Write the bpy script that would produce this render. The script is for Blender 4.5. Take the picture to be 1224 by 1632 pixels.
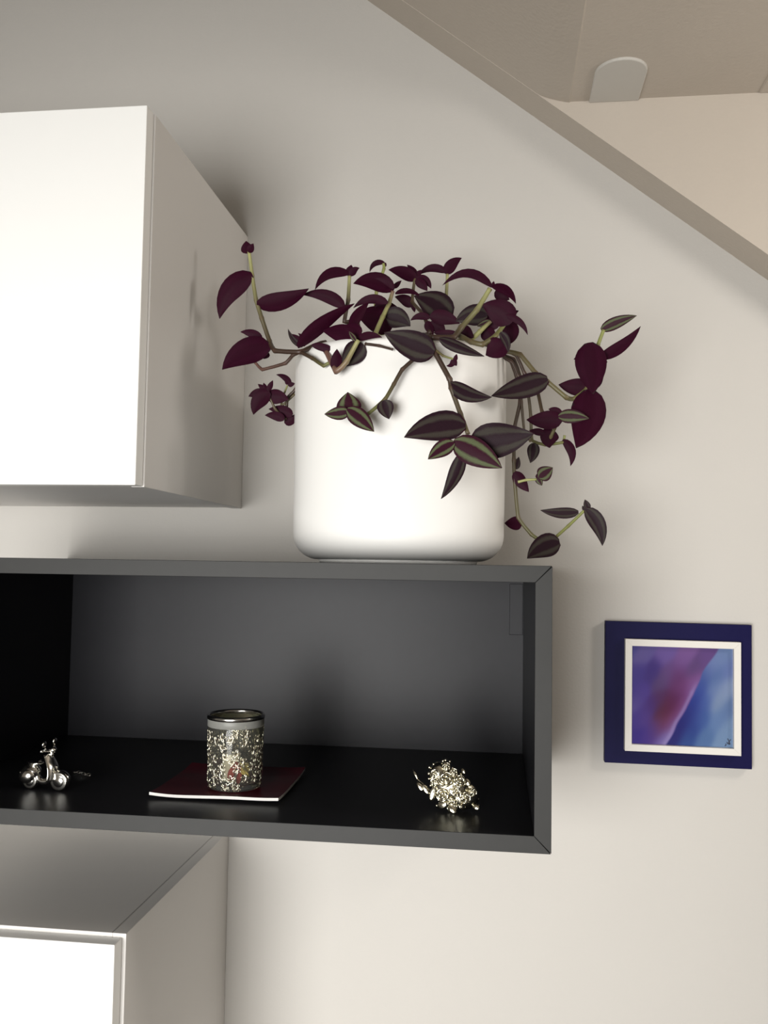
import bpy, bmesh, math, random
from mathutils import Vector, Matrix
random.seed(7)
for o in list(bpy.data.objects):
    bpy.data.objects.remove(o, do_unlink=True)
scene = bpy.context.scene
C = scene.collection

# ------------------------------------------------------------------ camera
FPX, YAW, PITCH, ROLL = 1420.0, 0.1251, 0.0577, 0.0152
CAM = Vector((0.0, -1.384, 0.2999))
_f = Vector((-math.sin(YAW)*math.cos(PITCH), math.cos(YAW)*math.cos(PITCH), math.sin(PITCH)))
_r = Vector((math.cos(YAW), math.sin(YAW), 0)); _u = _r.cross(_f)
_c, _s = math.cos(ROLL), math.sin(ROLL)
RIGHT = _c*_r + _s*_u; UP = -_s*_r + _c*_u; FWD = _f
cd = bpy.data.cameras.new('camera'); cam = bpy.data.objects.new('camera', cd); C.objects.link(cam)
cd.sensor_fit = 'VERTICAL'; cd.sensor_height = 24.0; cd.lens = FPX/1632*24.0; cd.clip_start = .02
m = Matrix.Identity(4)
for i in range(3):
    m[i][0] = RIGHT[i]; m[i][1] = UP[i]; m[i][2] = -FWD[i]; m[i][3] = CAM[i]
cam.matrix_world = m
scene.camera = cam

def at(px, py, Y):
    """measured point of the photograph at the depth Y where the thing stands"""
    d = RIGHT*((px-612)/FPX) + UP*(-(py-816)/FPX) + FWD
    return CAM + d*((Y-CAM.y)/d.y)

# ------------------------------------------------------------------ world, light, exposure
w = bpy.data.worlds.new('world'); scene.world = w; w.use_nodes = True
w.node_tree.nodes['Background'].inputs[0].default_value = (1, .96, .9, 1)
w.node_tree.nodes['Background'].inputs[1].default_value = 0.3
vs = scene.view_settings
vs.view_transform = 'Standard'; vs.look = 'None'; vs.gamma = 1; vs.use_curve_mapping = False
vs.exposure = 0.0

def area(name, loc, target, size, power, col):
    l = bpy.data.lights.new(name, 'AREA'); l.shape = 'DISK'; l.size = size; l.energy = power; l.color = col
    o = bpy.data.objects.new(name, l); C.objects.link(o); o.location = loc
    o.rotation_euler = (Vector(target)-Vector(loc)).to_track_quat('-Z', 'Y').to_euler()
    return o
rl = area('room_lamp', (-.72, -2.75, -0.10), (-.35, 0, -.42), 1.3, 33, (1, .99, .965))
rl.data.spread = math.radians(100)
l = bpy.data.lights.new('dormer_lamp', 'POINT'); l.energy = 13.5; l.color = (1, .95, .89); l.shadow_soft_size = .12
o = bpy.data.objects.new('dormer_lamp', l); C.objects.link(o); o.location = (1.0, -.65, .75)

# ------------------------------------------------------------------ materials
def srgb(r, g, b):
    f = lambda c: (c/255/12.92) if c/255 <= .04045 else ((c/255+.055)/1.055)**2.4
    return (f(r), f(g), f(b), 1)
def mat(name, col, rough=.5, metal=0, bump=0, bscale=200, var=0, vscale=30, spec=.5, coat=0, trans=0, ior=1.45, sss=0):
    M = bpy.data.materials.new(name); M.use_nodes = True
    nt = M.node_tree; p = nt.nodes['Principled BSDF']
    p.inputs['Base Color'].default_value = col
    p.inputs['Roughness'].default_value = rough; p.inputs['Metallic'].default_value = metal
    p.inputs['Specular IOR Level'].default_value = spec; p.inputs['Coat Weight'].default_value = coat
    p.inputs['Transmission Weight'].default_value = trans; p.inputs['IOR'].default_value = ior
    tc = nt.nodes.new('ShaderNodeTexCoord')
    if var:
        n = nt.nodes.new('ShaderNodeTexNoise'); n.inputs['Scale'].default_value = vscale; n.inputs['Detail'].default_value = 4
        nt.links.new(tc.outputs['Object'], n.inputs['Vector'])
        mx = nt.nodes.new('ShaderNodeMixRGB'); mx.inputs[1].default_value = tuple(c*(1-var) for c in col[:3])+(1,)
        mx.inputs[2].default_value = tuple(min(1, c*(1+var)) for c in col[:3])+(1,)
        nt.links.new(n.outputs['Fac'], mx.inputs[0]); nt.links.new(mx.outputs[0], p.inputs['Base Color'])
    if bump:
        n2 = nt.nodes.new('ShaderNodeTexNoise'); n2.inputs['Scale'].default_value = bscale; n2.inputs['Detail'].default_value = 3
        nt.links.new(tc.outputs['Object'], n2.inputs['Vector'])
        b = nt.nodes.new('ShaderNodeBump'); b.inputs['Strength'].default_value = bump; b.inputs['Distance'].default_value = .002
        nt.links.new(n2.outputs['Fac'], b.inputs['Height']); nt.links.new(b.outputs[0], p.inputs['Normal'])
    return M
MW = mat('wall_paint', (.545, .524, .49, 1), .8, bump=.12, bscale=260, var=.02, vscale=6)
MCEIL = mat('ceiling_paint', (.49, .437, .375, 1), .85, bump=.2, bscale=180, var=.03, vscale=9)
MROOM = mat('room_paint', (.62, .605, .58, 1), .9, var=.03, vscale=3)
MFLOOR = mat('floor_wood', (.30, .26, .22, 1), .5, var=.2, vscale=8)
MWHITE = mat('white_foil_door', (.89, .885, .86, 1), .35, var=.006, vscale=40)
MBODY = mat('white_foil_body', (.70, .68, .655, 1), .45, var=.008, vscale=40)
MBLACK = mat('charcoal_foil', (.015, .015, .0175, 1), .36, spec=.13, var=.08, vscale=60, bump=.03, bscale=900)
MFRONT = mat('charcoal_front', (.042, .042, .041, 1), .45, spec=.15, var=.06, vscale=60)
MPLASTIC = mat('white_plastic', (.52, .50, .46, 1), .4, var=.01)
MPOT = mat('white_ceramic', (.84, .83, .80, 1), .32, var=.008, vscale=25)
MSOIL = mat('potting_soil', (.03, .02, .014, 1), .95, bump=.8, bscale=120, var=.5, vscale=150)
MCHROME = mat('polished_chrome', (.92, .90, .84, 1), .15, 1, var=.03, vscale=80)
MTYRE = mat('ribbed_chrome', (.72, .70, .65, 1), .20, 1, var=.05, vscale=200)
MSILVER = mat('cast_silver', (.76, .72, .58, 1), .18, 1, var=.06, vscale=200, bump=.1, bscale=500)
MNAVY = mat('navy_lacquer', srgb(17, 15, 60), .5, spec=.15, var=.06, vscale=50, bump=.05, bscale=300)
MFRAME = mat('cream_frame_paint', (.70, .675, .63, 1), .5, var=.015, vscale=60)
MINK = mat('dark_ink', (.01, .012, .03, 1), .6, var=.1)
MRED = mat('dark_red_glaze', (.085, .004, .013, 1), .3, spec=.1, var=.35, vscale=40, bump=.05, bscale=60)
MPLATEW = mat('white_glaze', (.85, .84, .80, 1), .3, var=.01)
MRIM = mat('brushed_rim', (.55, .54, .52, 1), .2, 1, var=.04, vscale=90)
MGLASS = mat('smoky_glass', (.80, .79, .70, 1), .05, trans=.97, ior=1.25, var=.02)
MFROST = mat('frosted_band', (.27, .27, .25, 1), .45, var=.03, trans=.3)
MFILI = mat('silver_filigree', (.80, .76, .62, 1), .26, 1, var=.08, vscale=300)
MWAX = mat('cream_wax', (.85, .80, .68, 1), .5, var=.03)
MYEL = mat('yellow_reflection', (.55, .42, .10, 1), .6, var=.2, vscale=90)
MREDREFL = mat('red_reflection', (.38, .03, .02, 1), .55, var=.3, vscale=90)  # solid red standing in for the plate's reflection
MGROOVE = mat('groove_black', (.006, .006, .006, 1), .6, var=.1)

def leaf_mat(name, base, stripe, amount, rough):
    M = bpy.data.materials.new(name); M.use_nodes = True
    nt = M.node_tree; N = nt.nodes; K = nt.links; p = N['Principled BSDF']
    p.inputs['Roughness'].default_value = rough; p.inputs['Specular IOR Level'].default_value = .09
    uv = N.new('ShaderNodeUVMap'); sep = N.new('ShaderNodeSeparateXYZ'); K.new(uv.outputs[0], sep.inputs[0])
    a = N.new('ShaderNodeMath'); a.operation = 'SUBTRACT'; a.inputs[1].default_value = .5; K.new(sep.outputs['X'], a.inputs[0])
    ab = N.new('ShaderNodeMath'); ab.operation = 'ABSOLUTE'; K.new(a.outputs[0], ab.inputs[0])
    no = N.new('ShaderNodeTexNoise'); no.inputs['Scale'].default_value = 9; K.new(uv.outputs[0], no.inputs['Vector'])
    ns = N.new('ShaderNodeMath'); ns.operation = 'MULTIPLY_ADD'; ns.inputs[1].default_value = .08; K.new(no.outputs['Fac'], ns.inputs[0]); K.new(ab.outputs[0], ns.inputs[2])
    r = N.new('ShaderNodeValToRGB'); K.new(ns.outputs[0], r.inputs[0])
    e = r.color_ramp.elements; e[0].position = .19; e[0].color = (0, 0, 0, 1); e[1].position = .27; e[1].color = (amount,)*3+(1,)
    x = e.new(.37); x.color = (amount*.9,)*3+(1,); x = e.new(.45); x.color = (0, 0, 0, 1)
    mx = N.new('ShaderNodeMixRGB'); mx.inputs[1].default_value = base; mx.inputs[2].default_value = stripe
    K.new(r.outputs[0], mx.inputs[0])
    # fine grain
    n3 = N.new('ShaderNodeTexNoise'); n3.inputs['Scale'].default_value = 40; K.new(uv.outputs[0], n3.inputs['Vector'])
    m2 = N.new('ShaderNodeMixRGB'); m2.blend_type = 'MULTIPLY'; m2.inputs[0].default_value = .35; K.new(mx.outputs[0], m2.inputs[1]); K.new(n3.outputs['Fac'], m2.inputs[2])
    K.new(m2.outputs[0], p.inputs['Base Color'])
    b = N.new('ShaderNodeBump'); b.inputs['Strength'].default_value = .15; b.inputs['Distance'].default_value = .001
    K.new(n3.outputs['Fac'], b.inputs['Height']); K.new(b.outputs[0], p.inputs['Normal'])
    return M
LTOP = leaf_mat('leaf_top_dark', (.022, .0085, .014, 1), (.060, .053, .042, 1), .8, .48)
LNEW = leaf_mat('leaf_top_striped', (.040, .008, .018, 1), (.125, .15, .075, 1), .95, .45)
LUND = leaf_mat('leaf_underside', (.029, .0014, .011, 1), (.036, .0026, .015, 1), .6, .55)
def vcol_mat(name, rough, spec=.5):
    M = bpy.data.materials.new(name); M.use_nodes = True; nt = M.node_tree
    p = nt.nodes['Principled BSDF']; p.inputs['Roughness'].default_value = rough; p.inputs['Specular IOR Level'].default_value = spec
    a = nt.nodes.new('ShaderNodeVertexColor'); a.layer_name = 'Col'
    n = nt.nodes.new('ShaderNodeTexNoise'); n.inputs['Scale'].default_value = 120
    mx = nt.nodes.new('ShaderNodeMixRGB'); mx.blend_type = 'MULTIPLY'; mx.inputs[0].default_value = .12
    nt.links.new(a.outputs[0], mx.inputs[1]); nt.links.new(n.outputs['Fac'], mx.inputs[2])
    nt.links.new(mx.outputs[0], p.inputs['Base Color'])
    return M
MSTEM = vcol_mat('plant_stem', .45)
MART = vcol_mat('watercolour_print', .25)

# ------------------------------------------------------------------ helpers
def link(name, me, mt, parent=None):
    o = bpy.data.objects.new(name, me); C.objects.link(o)
    if mt is not None:
        for q in (mt if isinstance(mt, (list, tuple)) else [mt]): me.materials.append(q)
    if parent is not None: o.parent = parent
    return o
def empty(name, loc=(0, 0, 0), rot=(0, 0, 0)):
    o = bpy.data.objects.new(name, None); C.objects.link(o); o.location = loc; o.rotation_euler = rot; o.empty_display_size = .02
    return o
def tag(o, label=None, cat=None, group=None, kind=None):
    for k, v in (('label', label), ('category', cat), ('group', group), ('kind', kind)):
        if v: o[k] = v
    return o
def mesh(name, v, f, smooth=False):
    me = bpy.data.meshes.new(name); me.from_pydata([tuple(p) for p in v], [], f); me.update()
    if smooth: me.polygons.foreach_set('use_smooth', [True]*len(me.polygons))
    return me
def from_bm(name, bm, smooth=False):
    me = bpy.data.meshes.new(name); bmesh.ops.recalc_face_normals(bm, faces=bm.faces); bm.to_mesh(me); bm.free()
    if smooth: me.polygons.foreach_set('use_smooth', [True]*len(me.polygons))
    return me
def bevel(bm, r, seg=2):
    if r: bmesh.ops.bevel(bm, geom=list(bm.edges), offset=r, segments=seg, affect='EDGES', profile=.5)
def box(name, a, b, mt, parent=None, r=.0006, seg=2):
    """box between corners a and b, edges softened"""
    bm = bmesh.new(); bmesh.ops.create_cube(bm, size=1)
    for v in bm.verts:
        v.co = Vector([(a[i]+b[i])/2 + v.co[i]*(b[i]-a[i]) for i in range(3)])
    bevel(bm, r, seg)
    return link(name, from_bm(name, bm), mt, parent)
def prism_xz(name, poly, y0, y1, mt, parent=None, r=0):
    """polygon in x-z extruded in y"""
    bm = bmesh.new()
    a = [bm.verts.new((x, y0, z)) for x, z in poly]; b = [bm.verts.new((x, y1, z)) for x, z in poly]
    bm.faces.new(a); bm.faces.new(b[::-1]); n = len(poly)
    for i in range(n): bm.faces.new((a[i], b[i], b[(i+1) % n], a[(i+1) % n]))
    bmesh.ops.recalc_face_normals(bm, faces=bm.faces)
    bevel(bm, r, 2)
    return link(name, from_bm(name, bm), mt, parent)
def lathe_me(name, prof, n=64, smooth=True):
    v, f = [], []
    for (r, z) in prof:
        for k in range(n):
            a = 2*math.pi*k/n; v.append((r*math.cos(a), r*math.sin(a), z))
    for i in range(len(prof)-1):
        for k in range(n):
            f.append((i*n+k, i*n+(k+1) % n, (i+1)*n+(k+1) % n, (i+1)*n+k))
    me = mesh(name, v, f, smooth)
    bm = bmesh.new(); bm.from_mesh(me); bmesh.ops.remove_doubles(bm, verts=bm.verts, dist=1e-6)
    bmesh.ops.dissolve_degenerate(bm, dist=1e-7, edges=bm.edges); bmesh.ops.recalc_face_normals(bm, faces=bm.faces); bm.to_mesh(me); bm.free()
    if smooth: me.polygons.foreach_set('use_smooth', [True]*len(me.polygons))
    return me
def frames(pts):
    T = []
    for i in range(len(pts)):
        a = pts[max(0, i-1)]; b = pts[min(len(pts)-1, i+1)]; T.append((b-a).normalized())
    n = T[0].orthogonal().normalized(); out = []
    for t in T:
        n = (n - t*n.dot(t)).normalized(); out.append((t, n, t.cross(n)))
    return out
def catmull(P, sub):
    out = []
    for i in range(len(P)-1):
        p0 = P[max(0, i-1)]; p1 = P[i]; p2 = P[i+1]; p3 = P[min(len(P)-1, i+2)]
        for k in range(sub):
            t = k/sub
            out.append(.5*((2*p1)+(p2-p0)*t+(2*p0-5*p1+4*p2-p3)*t*t+(3*p1-p0-3*p2+p3)*t**3))
    out.append(P[-1].copy())
    return out
def tube_geo(pts, rad, n=8, v=None, f=None):
    """tube along pts with a radius per point, capped"""
    if v is None: v, f = [], []
    fr = frames(pts); s = len(v)
    for i, p in enumerate(pts):
        r = rad[i] if isinstance(rad, (list, tuple)) else rad
        for k in range(n):
            a = 2*math.pi*k/n; v.append(p + (fr[i][1]*math.cos(a)+fr[i][2]*math.sin(a))*r)
    for i in range(len(pts)-1):
        for k in range(n):
            f.append((s+i*n+k, s+i*n+(k+1) % n, s+(i+1)*n+(k+1) % n, s+(i+1)*n+k))
    f.append(tuple(s+k for k in range(n))[::-1]); e = s+(len(pts)-1)*n; f.append(tuple(e+k for k in range(n)))
    return v, f
def tube(name, pts, rad, mt, parent=None, n=8, sub=4):
    P = [Vector(p) for p in pts]
    if sub > 1:
        Q = catmull(P, sub)
        if isinstance(rad, (list, tuple)):
            R = []
            for i in range(len(P)-1):
                for k in range(sub): R.append(rad[i]+(rad[i+1]-rad[i])*k/sub)
            R.append(rad[-1]); rad = R
        P = Q
    v, f = tube_geo(P, rad, n)
    return link(name, mesh(name, v, f, True), mt, parent)
def ell_geo(c, r, v, f, rot=None, n=10, mm=6):
    s = len(v); c = Vector(c)
    for i in range(mm+1):
        t = math.pi*i/mm
        for k in range(n):
            a = 2*math.pi*k/n
            p = Vector((r[0]*math.sin(t)*math.cos(a), r[1]*math.sin(t)*math.sin(a), r[2]*math.cos(t)))
            if rot is not None: p = rot @ p
            v.append(c+p)
    for i in range(mm):
        for k in range(n):
            f.append((s+i*n+k, s+(i+1)*n+k, s+(i+1)*n+(k+1) % n, s+i*n+(k+1) % n))
def ell(name, c, r, mt, parent=None, rot=None, n=20, mm=12):
    v, f = [], []; ell_geo(c, r, v, f, rot, n, mm)
    me = mesh(name, v, f, True)
    bm = bmesh.new(); bm.from_mesh(me); bmesh.ops.remove_doubles(bm, verts=bm.verts, dist=1e-7); bm.to_mesh(me); bm.free()
    me.polygons.foreach_set('use_smooth', [True]*len(me.polygons))
    return link(name, me, mt, parent)

# ------------------------------------------------------------------ the room
SL = -.774
def zslope(x): return 1.2151 + SL*(x+.2146)
XL, XR, YF, ZF, YC = -2.4, 1.9, -3.3, -1.35, -.07
tag(link('wall_back', mesh('wall_back', [(XL, 0, ZF), (XR, 0, ZF), (XR, 0, zslope(XR)), (XL, 0, zslope(XL))], [(0, 1, 2, 3)]), MW), kind='structure')
tag(link('floor', mesh('floor', [(XL, YF, ZF), (XR, YF, ZF), (XR, 0, ZF), (XL, 0, ZF)], [(0, 1, 2, 3)]), MFLOOR), kind='structure')
# main slope with the flat dormer ceiling to its right
prof = [(XL, zslope(XL)+.0012), (-.5, zslope(-.5)+.0012), (.058, zslope(.058)+.0012)]
B = Vector((.1036, .990)); A = Vector((.058, zslope(.058)+.0012))
for k in range(1, 6):
    t = k/6; q = (1-t)**2*A + 2*t*(1-t)*Vector((.072, .9965)) + t*t*B; prof.append((q.x, q.y))
prof.append((B.x, B.y)); nB = len(prof)-1
def strip(name, prof, y0, y1, mt, smooth_to=0):
    v = [(x, y0, z) for x, z in prof]+[(x, y1, z) for x, z in prof]; n = len(prof)
    f = [(i, i+1, n+i+1, n+i) for i in range(n-1)]
    me = mesh(name, v, f)
    for i, p in enumerate(me.polygons): p.use_smooth = i < smooth_to
    return link(name, me, mt)
tag(strip('ceiling', prof, YF, YC, MCEIL, nB), kind='structure')
tag(strip('ceiling_dormer', [(B.x, B.y), (B.x+.002, B.y+.0012), (XR, .9912)], YF, YC, MCEIL), kind='structure')
tag(strip('ceiling_edge', [(XL, zslope(XL)), (XR, zslope(XR))], YC, 0, MCEIL), kind='structure')
ch = [(x, z) for x, z in prof[2:]]+[(B.x+.002, B.y+.0016), (XR, .9920), (XR, zslope(XR)), (.058, zslope(.058))]
tag(link('wall_cheek', mesh('wall_cheek', [(x, YC, z) for x, z in ch]+[(XL, YC, zslope(XL)), (XL, YC, zslope(XL)+.0012)],
        [tuple(range(len(ch))), (len(ch)-1, 0, len(ch)+1, len(ch))]), MCEIL), kind='structure')
tag(link('wall_left', mesh('wall_left', [(XL, YF, ZF), (XL, 0, ZF), (XL, 0, zslope(XL)), (XL, YF, zslope(XL))], [(0, 1, 2, 3)]), MROOM), kind='structure')
tag(link('wall_right', mesh('wall_right', [(XR, YF, ZF), (XR, 0, ZF), (XR, 0, .992), (XR, YF, .992)], [(0, 1, 2, 3)]), MROOM), kind='structure')
tag(link('wall_front', mesh('wall_front', [(XL, YF, ZF), (XR, YF, ZF), (XR, YF, .992), (B.x, YF, B.y), (XL, YF, zslope(XL))], [(0, 1, 2, 3, 4)]), MROOM), kind='structure')
tag(box('trim_1', (.374, -.9, .9895), (.46, YC-.0005, .9995), MCEIL, r=.002), kind='structure')
# rounded cover plate on the dormer ceiling
def plate_outline(x0, x1, yb, L, n=14):
    cx = (x0+x1)/2; r = (x1-x0)/2; o = [(x0, yb), (x1, yb)]
    for k in range(n+1):
        a = math.pi*k/n; o.append((cx+r*math.cos(a), yb-L+r-r*math.sin(a)*1.0))
    return o
cp = tag(empty('cover_plate', (.171, YC, .992)), 'pale rounded plastic cover plate on the dormer ceiling', 'cover plate')
def plate(name, x0, x1, yb, L, z0, z1, r, mt, parent):
    bm = bmesh.new(); o = plate_outline(x0, x1, yb, L)
    a = [bm.verts.new((x, y, z0)) for x, y in o]; b = [bm.verts.new((x, y, z1)) for x, y in o]; n = len(o)
    fa = bm.faces.new(a); bm.faces.new(b[::-1])
    for i in range(n): bm.faces.new((a[i], b[i], b[(i+1) % n], a[(i+1) % n]))
    bmesh.ops.recalc_face_normals(bm, faces=bm.faces)
    bmesh.ops.bevel(bm, geom=list(fa.edges), offset=r, segments=3, affect='EDGES', profile=.5)
    me = from_bm(name, bm); return link(name, me, mt, parent)
plate('cap', -.0385, .0335, -.0005, .112, -.0045, .0, .002, MPLASTIC, cp)

# ------------------------------------------------------------------ upper white cabinet
UX, UZ0, UZ1 = -.4040, .384, .828
uc = tag(empty('wall_cabinet', (-.70, 0, UZ0)), 'white wall cabinet with plain door hanging above the black shelf', 'cabinet')
def cab(parent, x0, x1, z0, z1, yb, yf, off, recess):
    t = .016; ox, oy, oz = off
    def bx(n, a, b, mt, r=.0006): return box(n, (a[0]-ox, a[1]-oy, a[2]-oz), (b[0]-ox, b[1]-oy, b[2]-oz), mt, parent, r)
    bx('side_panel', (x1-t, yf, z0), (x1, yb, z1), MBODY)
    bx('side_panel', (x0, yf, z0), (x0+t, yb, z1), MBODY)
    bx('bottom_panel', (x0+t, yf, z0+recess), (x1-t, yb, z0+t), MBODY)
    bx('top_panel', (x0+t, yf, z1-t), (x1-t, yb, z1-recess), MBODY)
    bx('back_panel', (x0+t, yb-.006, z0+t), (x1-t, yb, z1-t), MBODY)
    return bx
bx = cab(uc, -1.0, UX, UZ0, UZ1-.001, -.0005, -.3985, (-.70, 0, UZ0), .0015)
bx('door', (-.9985, -.4197, UZ0+.0005), (UX-.0022, -.3987, UZ1), MWHITE, .001)

# ------------------------------------------------------------------ lower white cabinet
LX, LZ1 = -.4115, -.1232
lc = tag(empty('wall_cabinet', (-.70, 0, -.75)), 'white wall cabinet with plain door below the black shelf', 'cabinet')
bx = cab(lc, -1.0, LX, -.75, LZ1, -.0005, -.3925, (-.70, 0, -.75), .0)
bx('door', (-.996, -.4135, -.746), (LX-.0045, -.3927, LZ1-.0042), MWHITE, .001)
box('seam', (LX-.0175+.7, -.392, LZ1+.75-.0002), (LX-.01715+.7, -.002, LZ1+.75+.0001), MGROOVE, lc, 0)

# ------------------------------------------------------------------ black shelf unit
SX0, SX1, SZ0, SZ1, SY, ST = -.6955, .0601, 0., .30, -.4227, .0179
sh = tag(empty('wall_shelf', (-.32, 0, 0)), 'open charcoal black wall shelf box with mitred front edges', 'shelf')
def mit(n, poly, y0=SY, y1=-.0005):
    o = prism_xz(n, [(x+.32, z) for x, z in poly], y0, y1, [MBLACK, MFRONT], sh, .0005)
    for p in o.data.polygons: p.material_index = 1 if p.normal.y < -.5 else 0     # lighter charcoal on the front faces
    return o
g = .0001
mit('top_panel', [(SX0+g*2, SZ1), (SX1-g*2-.0003, SZ1), (SX1-ST-g, SZ1-ST), (SX0+ST+g, SZ1-ST)])
mit('bottom_panel', [(SX0+g*2, SZ0), (SX1-g*2-.0003, SZ0), (SX1-ST-g, SZ0+ST), (SX0+ST+g, SZ0+ST)])
mit('side_panel', [(SX1, SZ0+g*2+.0003), (SX1, SZ1-g*2-.0003), (SX1-ST, SZ1-ST-g), (SX1-ST, SZ0+ST+g)])
mit('side_panel', [(SX0, SZ0+g*2), (SX0, SZ1-g*2), (SX0+ST, SZ1-ST-g), (SX0+ST, SZ0+ST+g)])
box('back_panel', (SX0+ST+.32, -.012, SZ0+ST), (SX1-ST+.32, -.003, SZ1-ST), MBLACK, sh, 0)
hc = box('hanger_cover', (.0217+.32, -.0129, .195), (SX1-ST+.32-.0005, -.0122, .272), MBLACK, sh, .0006)

# ------------------------------------------------------------------ picture
PX0, PX1, PZ0, PZ1 = .1632, .3726, .0101, .2185
pw, ph = PX1-PX0, PZ1-PZ0
pc = tag(empty('picture', ((PX0+PX1)/2, 0, (PZ0+PZ1)/2), (0, math.radians(.35), 0)), 'square abstract violet and blue watercolour on a navy board', 'picture')
box('backing_board', (-pw/2, -.015, -ph/2), (pw/2, -.0008, ph/2), MNAVY, pc, .0008)
fx0, fx1, fz0, fz1, fw = .1908-PX0-pw/2, .3545-PX0-pw/2, .0308-PZ0-ph/2, .1936-PZ0-ph/2, .0098
YA, YB2 = -.0265, -.0150
def bar(poly): return prism_xz('frame_bar', poly, YA, YB2, MFRAME, pc, .0003)
bar([(fx0, fz1), (fx1, fz1), (fx1-fw, fz1-fw), (fx0+fw, fz1-fw)])
bar([(fx0, fz0), (fx1, fz0), (fx1-fw, fz0+fw), (fx0+fw, fz0+fw)])
bar([(fx0, fz0), (fx0, fz1), (fx0+fw, fz1-fw), (fx0+fw, fz0+fw)])
bar([(fx1, fz0), (fx1, fz1), (fx1-fw, fz1-fw), (fx1-fw, fz0+fw)])
LEFTC = [(.0, .0, 70, 66, 140), (.12, .08, 96, 84, 150), (.35, .08, 108, 86, 156), (.55, .06, 124, 88, 150), (.50, .17, 112, 78, 142), (.75, .10, 100, 72, 132), (.62, .22, 92, 66, 118),
         (.05, .30, 66, 52, 136), (.22, .27, 62, 44, 122), (.30, .35, 84, 62, 112), (.36, .27, 100, 70, 130), (.45, .30, 96, 50, 104), (.60, .36, 122, 76, 136), (.50, .42, 104, 54, 110), (.64, .40, 128, 92, 156),
         (.10, .50, 76, 56, 142), (.03, .60, 92, 78, 152), (.02, .50, 66, 50, 138), (.20, .62, 66, 40, 120), (.28, .55, 80, 38, 88), (.30, .67, 84, 34, 62), (.38, .62, 88, 28, 66), (.42, .55, 84, 32, 84), (.45, .66, 108, 50, 98), (.52, .58, 112, 62, 122),
         (.30, .80, 112, 50, 82), (.40, .78, 112, 66, 122), (.05, .75, 66, 48, 140), (.06, .92, 58, 40, 134), (.18, .90, 70, 48, 138), (.30, .93, 100, 82, 156), (.14, .72, 84, 60, 140), (.24, .84, 84, 56, 128), (.44, .86, 140, 124, 186), (.52, .70, 128, 104, 174), (.35, .97, 150, 140, 196)]
RIGHTC = [(.95, .03, 110, 132, 176), (.85, .14, 112, 132, 180), (.78, .22, 110, 126, 178), (.95, .22, 104, 122, 176), (.72, .30, 62, 82, 150), (.82, .30, 80, 106, 160), (.68, .42, 60, 80, 156), (.82, .40, 112, 132, 178), (.93, .42, 132, 150, 186),
          (.62, .55, 40, 54, 136), (.72, .56, 70, 94, 162), (.85, .55, 126, 146, 180), (.95, .62, 96, 120, 166), (.55, .70, 34, 40, 118), (.63, .68, 50, 66, 142), (.70, .72, 66, 94, 158), (.85, .72, 100, 128, 176), (.95, .80, 118, 144, 182),
          (.48, .80, 34, 34, 112), (.60, .82, 44, 62, 136), (.42, .93, 38, 38, 112), (.55, .95, 50, 78, 142), (.72, .92, 84, 114, 164), (.90, .95, 116, 144, 182)]
def bound(t):
    P = [(-.01, .87), (.10, .80), (.26, .70), (.36, .66), (.48, .62), (.60, .55), (.70, .505), (.80, .45), (.90, .40), (1.01, .345)]
    for i in range(len(P)-1):
        if P[i][0] <= t <= P[i+1][0]:
            k = (t-P[i][0])/(P[i+1][0]-P[i][0]); return P[i][1]+(P[i+1][1]-P[i][1])*k
    return .345
def artcol(s, t):
    d = s - bound(t) - .006*math.sin(t*23)
    def rb(S, sg):
        W = 0; c = [0, 0, 0]
        for (a, b, r, g_, bb) in S:
            al = -.45*(s-a)+.89*(t-b); ac = .89*(s-a)+.45*(t-b)
            q = math.exp(-((al/1.5)**2+(ac/.85)**2)/(2*sg*sg))+1e-9; W += q
            for i, x in enumerate((r, g_, bb)): c[i] += q*x
        return [x/W for x in c]
    k = min(1, max(0, d/.016+.5))
    L = rb(LEFTC, .050); Rr = rb(RIGHTC, .052)
    if t > .33:                                    # pale lavender rim of the petal
        e = math.exp(-((d+.022)/.022)**2)*min(1, (t-.33)*8)*.65
        L = [a*(1-e)+b*e for a, b in zip(L, (150, 134, 192))]
    c = [a*(1-k)+b*k for a, b in zip(L, Rr)]
    return srgb(*[min(255, max(0, x*.90)) for x in c])
ax0, ax1, az0, az1 = fx0+fw-.0005, fx1-fw+.0005, fz0+fw-.0005, fz1-fw+.0005
n = 110; v, f, cols = [], [], []
for j in range(n+1):
    for i in range(n+1):
        s, t = i/n, j/n
        v.append((ax0+(ax1-ax0)*s, -.0195, az1+(az0-az1)*t)); cols.append(artcol(s, t))
for j in range(n):
    for i in range(n):
        a = j*(n+1)+i; f.append((a, a+n+1, a+n+2, a+1))
def setcol(me, cols):
    ca = me.color_attributes.new('Col', 'FLOAT_COLOR', 'POINT'); ca.data.foreach_set('color', [x for c in cols for x in c])
me = mesh('painting', v, f); setcol(me, cols); link('painting', me, MART, pc)
sgx = lambda s: ax0+(ax1-ax0)*s
sgz = lambda t: az1+(az0-az1)*t
v, f = [], []
for st in ([(.945, .905), (.955, .925), (.965, .945), (.958, .955)], [(.975, .912), (.962, .930), (.952, .948), (.957, .962), (.972, .956)], [(.925, .958), (.930, .972), (.918, .978)], [(.938, .940), (.945, .958)]):
    tube_geo(catmull([Vector((sgx(a), -.0198, sgz(b))) for a, b in st], 3), .00055, 5, v, f)
link('signature', mesh('signature', v, f), MINK, pc)

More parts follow.
